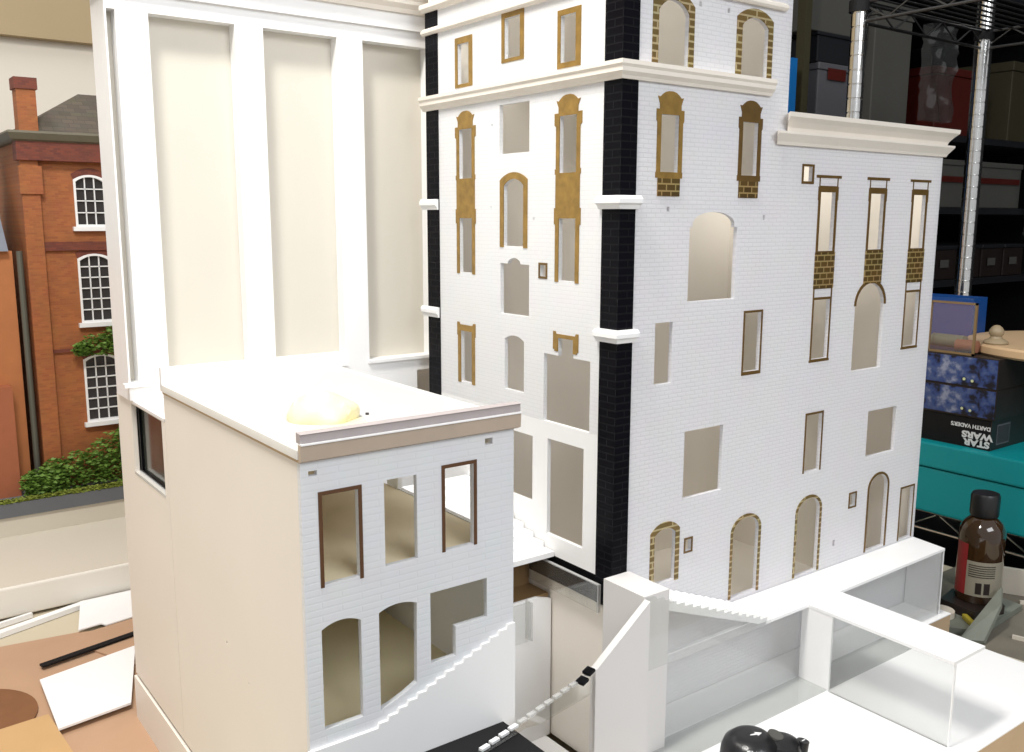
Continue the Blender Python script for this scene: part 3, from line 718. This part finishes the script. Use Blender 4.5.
wrap(va-.55, va+1.2, .012, .062, .0341, 'label', 'paper_label')
for i in range(6): wrap(va-.45, va+.7, .040+i*.0032, .041+i*.0032, .0346, 'boxdark', 'printed_line')
wrap(va-.1, va+.15, .016, .032, .0346, 'boxdark', 'printed_block'); wrap(va+.25, va+.5, .016, .032, .0346, 'boxdark', 'printed_block')

ty = thing('tool_tray', 'shallow tray with a pale rim holding tools beside the terrace', 'tray', (.82, -.05, BZ))
obj('tray_floor', prism([(.640,-.005),(.66,-.145),(.975,-.145),(.975,.12),(.70,.12)], BZ+.001, BZ+.010), 'traybase', ty)
def rail(a, b, w, z0, z1, m, nm, par):
    a, b = Vector(a+(0,)), Vector(b+(0,)); dd = b-a
    q = box(0, dd.length, -w/2, w/2, z0, z1)
    place(q, Matrix.Translation((a.x, a.y, 0)) @ Matrix.Rotation(math.atan2(dd.y, dd.x), 4, 'Z'))
    return obj(nm, q, m, par)
rail((.645,-.008),(.665,-.148),.005,BZ+.001,-.202,'creamdark','rim',ty)
rail((.665,-.148),(.97,-.148),.005,BZ+.001,-.202,'creamdark','rim',ty)
rail((.745,-.085),(.760,-.135),.004,-.2099,-.204,'creamdark','divider',ty)
rail((.885,-.03),(.95,-.09),.004,-.2099,-.204,'creamdark','divider',ty)
bs_ = single('black_board', prism([(.55,-.30),(.97,-.30),(.97,-.16),(.66,-.155),(.61,-.02),(.60,-.07),(.54,-.07)], BZ+.0005, BZ+.006), 'matt_black', 'black cutting board showing beside the terrace base under the tray', 'board', (.75,-.2,BZ+.0005))
og = thing('hobby_vise', 'grey-green metal holder with a slanted plate under the brown bottle', 'holder', (.78, -.02, -.21))
obj('base_plate', prism([(.675,-.005),(.71,-.055),(.86,-.045),(.87,.04),(.72,.05)], -.2095, -.200), 'greygreen', og)
sl = bmesh.new()
q = [(.668,-.046,-.2085),(.690,-.072,-.2085),(.750,-.064,-.170),(.784,-.047,-.154)]
lo = [sl.verts.new(p) for p in q]; hi = [sl.verts.new((p[0]-.003,p[1]+.001,p[2]+.005)) for p in q]
sl.faces.new(lo[::-1]); sl.faces.new(hi)
for i in range(4): sl.faces.new((lo[i], lo[(i+1)%4], hi[(i+1)%4], hi[i]))
obj('slanted_plate', sl, 'greygreen', og)
obj('platform', prism([(.735,-.030),(.80,-.045),(.845,.0),(.80,.04),(.745,.03)], -.200, -.1855), 'boxdark', og)
single('paint_lid', cyl((.715,.012,-.1995), (.715,.012,-.190), .020, n=32), 'creamdark', 'round cream lid beside the brown bottle\'s foot', 'lid', (.715,.012,-.1995))
yl = box(-.018, .018, -.004, .004, 0, .008, bevel=.002); place(yl, Matrix.Translation((.722,-.030,-.1995)) @ Matrix.Rotation(.9, 4, 'Z'))
single('marker_stub', yl, 'yellow', 'short yellow plastic handle lying before the cream lid', 'handle', (.722,-.03,-.1995))
eb = thing('end_board', 'low cream board standing behind the tray at the right edge', 'board', (.95, .05, BZ))
rail((.88,.075),(.975,-.12),.008,-.2095,-.165,'creamdark','board_face',eb)
single('dark_bin', box(1.14,1.56,-.40,.44,-.999,-.30), 'matt_black', 'large black bin under the wire shelf', 'bin', (1.3,0,-.9))

# ------------------------------------------------------------------ 8. right: wire shelving and its load
WS = thing('wire_shelf', 'chrome wire shelving unit with grooved posts at the right', 'shelving unit', (1.35, .3, -1.0))
def post(x, y, r=.0125):
    prof = [(r, 0)]
    for i in range(80):
        z = .06+i*.028; prof += [(r, z), (r*.93, z+.0012), (r*.93, z+.0024), (r, z+.0036)]
    return obj('post', lathe(prof+[(r, 2.42)], (x, y, -1.0), 24), 'chrome', WS, smooth=True)
post(1.10, .482, .0165); post(1.60, .484, .0195); post(1.10, -.45); post(1.60, -.45)
def wire_rail(a, b, z, dz, wm, nm='shelf_rail'):
    a, b = Vector(a), Vector(b); bm = bmesh.new()
    cyl((a.x,a.y,z), (b.x,b.y,z), .0035, n=8, bm=bm); cyl((a.x,a.y,z-dz), (b.x,b.y,z-dz), .0035, n=8, bm=bm)
    n = max(2, int((b-a).length/.06))
    for i in range(n):
        p, q = a.lerp(b, i/n), a.lerp(b, (i+1)/n)
        z0, z1 = (z, z-dz) if i % 2 else (z-dz, z)
        cyl((p.x,p.y,z0), (q.x,q.y,z1), .002, n=6, bm=bm)
    return obj(nm, bm, wm, WS)
for z in (-.168, .846):
    wm = 'wire' if z < 0 else 'wire_shade'
    wire_rail((1.10,-.45),(1.10,.482),z,.037,wm); wire_rail((1.10,.482),(1.60,.482),z,.037,wm)
    wire_rail((1.60,.482),(1.60,-.45),z,.037,wm)
    bm = bmesh.new()
    for i in range(38):
        y = -.44+i*.0245; cyl((1.10,y,z), (1.60,y,z), .0022, n=6, bm=bm)
    obj('shelf_wires', bm, wm, WS)
for x, y in ((1.10,.482),(1.60,.484)):
    obj('collar', cyl((x,y,.828), (x,y,.850), .022, n=24), 'matt_black', WS)

tq = thing('storage_tote', 'teal plastic tote on the wire shelf under the game boxes', 'storage box', (1.3, .08, -.163))
obj('tub', box(1.083, 1.52, -.30, .40, -.163, -.0725, bevel=.004), 'teal', tq)
obj('lid', box(1.079, 1.525, -.305, .405, -.0705, -.021, bevel=.004), 'teal', tq)

def gamebox(z0, z1, x0, y0, y1, label, art):
    g = thing('toy_box', label, 'box', (x0+.15, (y0+y1)/2, z0), 'stack of toy boxes')
    obj('carton', box(x0, x0+.34, y0, y1, z0, z1), 'boxdark', g)
    obj('printed_front', box(x0-.0006, x0, y0+.002, y1-.002, z0+.002, z1-.002), 'art' if art else 'matt_black', g)
    if art:
        for k in (0, 1):
            q = box(-.0004, 0, -.022, .022, -.0016, .0016)
            place(q, Matrix.Translation((x0-.0007, y1-.030-.004*k, z1-.014-.006*k)) @ Matrix.Rotation(math.radians(38), 4, 'X'))
            obj('red_streak', q, mat('red_streak_ink', (.5, .05, .04, 1), .4), g)
        for k in (0, 1):
            obj('bright_spot', cyl((x0-.0010, y0+.048+.016*k, z0+.012+.002*k), (x0-.0006, y0+.048+.016*k, z0+.012+.002*k), .0028, n=12), mat('pale_yellow_ink', (.6, .65, .35, 1), .4), g)
    return g
g1 = gamebox(-.0205, .0395, 1.104, .146, .44, 'black toy box with upside-down white lettering, lowest of the stack', False)
g2 = gamebox(.040, .0965, 1.100, .140, .43, 'blue-printed dark toy box in the middle of the stack', True)
g3 = gamebox(.097, .1555, 1.103, .142, .44, 'blue-printed dark toy box on top of the stack, under the round wood', True)

def text(s, size, loc, par, m='mark', nm='lettering', rot=None, bold=.0):
    cu = bpy.data.curves.new('tmpt', 'FONT'); cu.body = s; cu.size = size; cu.extrude = .0003; cu.align_x = 'CENTER'; cu.align_y = 'CENTER'; cu.offset = bold
    o = bpy.data.objects.new('tmpt', cu); COL.objects.link(o); bpy.context.view_layer.update()
    me = bpy.data.meshes.new_from_object(o.evaluated_get(bpy.context.evaluated_depsgraph_get()))
    bm = bmesh.new(); bm.from_mesh(me); bpy.data.objects.remove(o); bpy.data.curves.remove(cu); bpy.data.meshes.remove(me)
    place(bm, Matrix.Translation(loc) @ rot)
    return obj(nm, bm, m, par)
# front faces look along -X: text right = -Y, turned upside down
rx = Matrix(((0,0,-1,0),(-1,0,0,0),(0,1,0,0),(0,0,0,1)))
flip = rx @ Matrix.Rotation(PI, 4, 'Z')
text('STAR', .017, (1.1030,.172,-.0095), g1, rot=flip @ Matrix.Scale(1.25,4,(1,0,0)), bold=.0008)
text('WARS', .017, (1.1030,.172,.0050), g1, rot=flip @ Matrix.Scale(1.25,4,(1,0,0)), bold=.0008)
text("DARTH VADER'S", .0105, (1.1030,.186,.0215), g1, rot=flip, bold=.0003)
ry = Matrix(((1,0,0,0),(0,0,-1,0),(0,1,0,0),(0,0,0,1)))
lb = obj('barcode_label', box(1.125, 1.175, .1454, .146, -.012, .028), 'cardwhite', g1)
bm = bmesh.new()
for i in range(14): box(1.128+i*.0033, 1.1295+i*.0033, .1451, .1454, -.009, .025, bm)
obj('barcode_bars', bm, 'boxdark', lb)

single('round_board', lathe([(0,0),(.205,0),(.209,.004),(.209,.016),(.205,.020),(0,.020)], (1.325,.09,.1558), 64), 'wood', 'pale round wooden board lying on top of the toy boxes', 'wooden board', (1.325,.09,.1558), smooth=True)
single('wooden_peg', lathe([(0,0),(.021,0),(.0225,.003),(.020,.007),(.012,.011),(.010,.015),(.0135,.020),(.0135,.026),(.010,.032),(.005,.036),(0,.037)], (1.17,.185,.1760), 32), 'woodtan', 'small turned wooden knob standing on the pale round board', 'knob', (1.17,.185,.176), smooth=True)

bb = thing('plastic_bin', 'blue plastic bin behind the clear organizer on the toy boxes', 'bin', (1.30, .38, .156))
obj('bin_wall', box(1.27, 1.275, .285, .52, .1566, .250), 'blue', bb); obj('bin_wall', box(1.275, 1.35, .30, .305, .1566, .250), 'blue', bb)
obj('bin_wall', box(1.35, 1.355, .30, .50, .1566, .250), 'blue', bb); obj('bin_floor', box(1.275, 1.35, .305, .50, .1566, .162), 'blue', bb)
oc = thing('clear_organizer', 'clear plastic organizer box with amber edges on the toy boxes', 'organizer', (1.17, .26, .156))
obj('shell', box(1.11, 1.112, .195, .330, .1560, .255), 'acrylic_clear', oc)
for (a, b, c_, d_) in [(.195,.330,.253,.257),(.195,.330,.156,.160),(.195,.199,.156,.257),(.285,.289,.156,.257)]:
    obj('edge_trim', box(1.108, 1.113, a, b, c_, d_), mat('amber_edge', (.20, .13, .06, 1), .3), oc)
cc = thing('putty_roll', 'pale green and pink rolls inside the clear organizer', 'roll', (1.16, .26, .156))
obj('roll_body', cyl((1.15,.235,.175), (1.15,.300,.175), .013, n=20), mat('pale_green', (.16,.20,.15,1), .5), cc, smooth=True)
obj('roll_end', cyl((1.14,.205,.170), (1.14,.245,.170), .012, n=20), mat('dull_pink', (.30,.13,.08,1), .5), cc, smooth=True)

# ------------------------------------------------------------------ 9. dim storage behind
def crate(name, label, cat, x0, x1, y0, y1, z0, z1, m, grp=None, lidm=None, lab=None):
    t = thing(name, label, cat, ((x0+x1)/2, (y0+y1)/2, z0), grp)
    h = (z1-z0)
    obj('body', box(x0, x1, y0, y1, z0, z1-h*.12, bevel=.003), m, t)
    obj('lid', box(x0-.004, x1+.004, y0-.004, y1+.004, z1-h*.118, z1, bevel=.003), lidm or m, t)
    if lab: obj('label', box(lab[0], lab[1], y0-.006, y0-.0045, lab[2], lab[3]), lab[4], t)
    return t
cab = thing('storage_rack', 'tall dark storage rack standing behind the tower', 'rack', (1.9, 1.2, -1.0))
obj('back_panel', box(1.0, 3.05, 1.60, 1.64, -1.0, 1.9), 'matt_black', cab)
obj('side_panel', box(1.0, 1.03, .88, 1.60, -1.0, 1.9), 'matt_black', cab)
for z in (-.62, -.13, .22, .45, .672, 1.12, 1.6): obj('rack_shelf', box(1.03, 3.05, .88, 1.60, z-.02, z), 'navy', cab)
obj('rack_post', box(1.43, 1.455, .86, .885, -1.0, 1.9), 'olive', cab)
obj('rack_post', box(3.0, 3.03, .86, .885, -1.0, 1.9), 'navy', cab)
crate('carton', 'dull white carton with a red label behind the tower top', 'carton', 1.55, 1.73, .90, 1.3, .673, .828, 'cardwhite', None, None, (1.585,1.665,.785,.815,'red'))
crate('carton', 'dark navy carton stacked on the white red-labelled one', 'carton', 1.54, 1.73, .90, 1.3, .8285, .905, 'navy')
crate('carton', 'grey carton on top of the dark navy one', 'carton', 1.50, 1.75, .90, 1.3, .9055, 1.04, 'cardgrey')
crate('drawer_cabinet', 'grey upright cabinet between the chrome posts behind the cornice', 'cabinet', 1.80, 1.985, .90, 1.3, .673, 1.02, 'cardgrey')
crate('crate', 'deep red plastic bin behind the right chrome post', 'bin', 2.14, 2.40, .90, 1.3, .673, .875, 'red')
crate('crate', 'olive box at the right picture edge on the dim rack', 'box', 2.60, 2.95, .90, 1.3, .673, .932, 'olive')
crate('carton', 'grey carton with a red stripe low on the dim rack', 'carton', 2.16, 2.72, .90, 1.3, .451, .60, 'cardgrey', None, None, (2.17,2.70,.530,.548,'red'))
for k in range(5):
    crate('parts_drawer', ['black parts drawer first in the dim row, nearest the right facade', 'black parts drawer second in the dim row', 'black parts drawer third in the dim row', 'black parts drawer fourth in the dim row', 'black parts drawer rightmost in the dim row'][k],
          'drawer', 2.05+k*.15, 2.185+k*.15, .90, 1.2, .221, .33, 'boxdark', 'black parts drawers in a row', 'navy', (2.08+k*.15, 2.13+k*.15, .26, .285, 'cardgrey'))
bp_ = thing('blue_board', 'bright blue board edge standing beside the tower\'s upper right side', 'board', (1.368, .85, -1.0))
obj('board_face', box(1.357, 1.379, .84, .855, -1.0, .812), 'blue_b', bp_)
obj('board_foot', box(1.345, 1.39, .80, .858, -.9999, -.98), 'blue_b', bp_)
# crinkled plastic bags hanging on the rack
for k, (x0, x1, z0, z1, lab) in enumerate([(1.99,2.13,.70,.97,'crinkled clear plastic bag hanging right of the grey cabinet'), (2.70,2.90,.36,.60,'crinkled clear plastic bag low at the right picture edge')]):
    bm = bmesh.new(); nx, nz = 10, 16; rnd = random.Random(k)
    g = [[bm.verts.new((x0+(x1-x0)*i/nx, .84+rnd.uniform(-.006,.006)+.006*math.sin(i*1.1+j*.6), z0+(z1-z0)*j/nz)) for i in range(nx+1)] for j in range(nz+1)]
    g2_ = [[bm.verts.new((x0+(x1-x0)*i/nx, .868+rnd.uniform(-.004,.004), z0+(z1-z0)*j/nz)) for i in range(nx+1)] for j in range(nz+1)]
    for G in (g, g2_):
        for j in range(nz):
            for i in range(nx): bm.faces.new((G[j][i], G[j][i+1], G[j+1][i+1], G[j+1][i]))
    for j in range(nz):
        bm.faces.new((g[j][0], g[j+1][0], g2_[j+1][0], g2_[j][0])); bm.faces.new((g[j][nx], g2_[j][nx], g2_[j+1][nx], g[j+1][nx]))
    single('plastic_bag', bm, 'bag', lab, 'bag', ((x0+x1)/2, .85, z0), smooth=True)

# ------------------------------------------------------------------ light
def area(name, loc, target, sx, sy, power, col):
    l = bpy.data.lights.new(name, 'AREA'); l.shape = 'RECTANGLE'; l.size = sx; l.size_y = sy; l.energy = power; l.color = col
    o = bpy.data.objects.new(name, l); COL.objects.link(o); o.location = loc
    d = Vector(target)-Vector(loc); o.rotation_euler = d.to_track_quat('-Z', 'Y').to_euler(); return o
area('ceiling_tube', (-.75, -.12, 1.75), (.05, .1, .1), .18, .5, 33, (1, .97, .92))
area('rear_wall_fill', (-.9, 1.15, 2.2), (-.9, 1.3, .3), .3, 1.2, 16, (1, .96, .90))  # unseen lamp added over the shelf to brighten the back wall
area('front_fill', (-.1, -2.2, 1.7), (.1, 0, .1), 1.6, 1.0, 40, (.94, .97, 1))  # broad cool fill added on the camera side, not a known fixture
W = bpy.data.worlds.new('World'); SC.world = W; W.use_nodes = True
W.node_tree.nodes['Background'].inputs[0].default_value = (.98, .985, 1, 1)
W.node_tree.nodes['Background'].inputs[1].default_value = .57

# ------------------------------------------------------------------ camera
f, yaw, pitch, roll = 929.633, .637009553, .168439869, .00265253
C = Vector((-.6476, -.6949, .4144))
cam = bpy.data.cameras.new('camera_view'); co = bpy.data.objects.new('camera_view', cam); COL.objects.link(co)
ca, sa = math.cos(yaw), math.sin(yaw)
R0 = Matrix(((ca, -sa, 0), (0, 0, -1), (sa, ca, 0)))
Rx = Matrix(((1,0,0),(0,math.cos(pitch),-math.sin(pitch)),(0,math.sin(pitch),math.cos(pitch))))
Rz = Matrix(((math.cos(roll),-math.sin(roll),0),(math.sin(roll),math.cos(roll),0),(0,0,1)))
Rw = Rz @ Rx @ R0
Mc = Rw.transposed() @ Matrix(((1,0,0),(0,-1,0),(0,0,-1)))
co.matrix_world = Matrix.Translation(C) @ Mc.to_4x4()
cam.sensor_width = 36; cam.lens = f/1024*36; cam.clip_start = .01; cam.clip_end = 30
SC.camera = co
vs = SC.view_settings
vs.view_transform = 'Standard'; vs.look = 'None'; vs.gamma = 1; vs.exposure = 0.0
vs.use_curve_mapping = False
SC.cycles.max_bounces = 10; SC.cycles.transparent_max_bounces = 16; SC.cycles.use_denoising = True
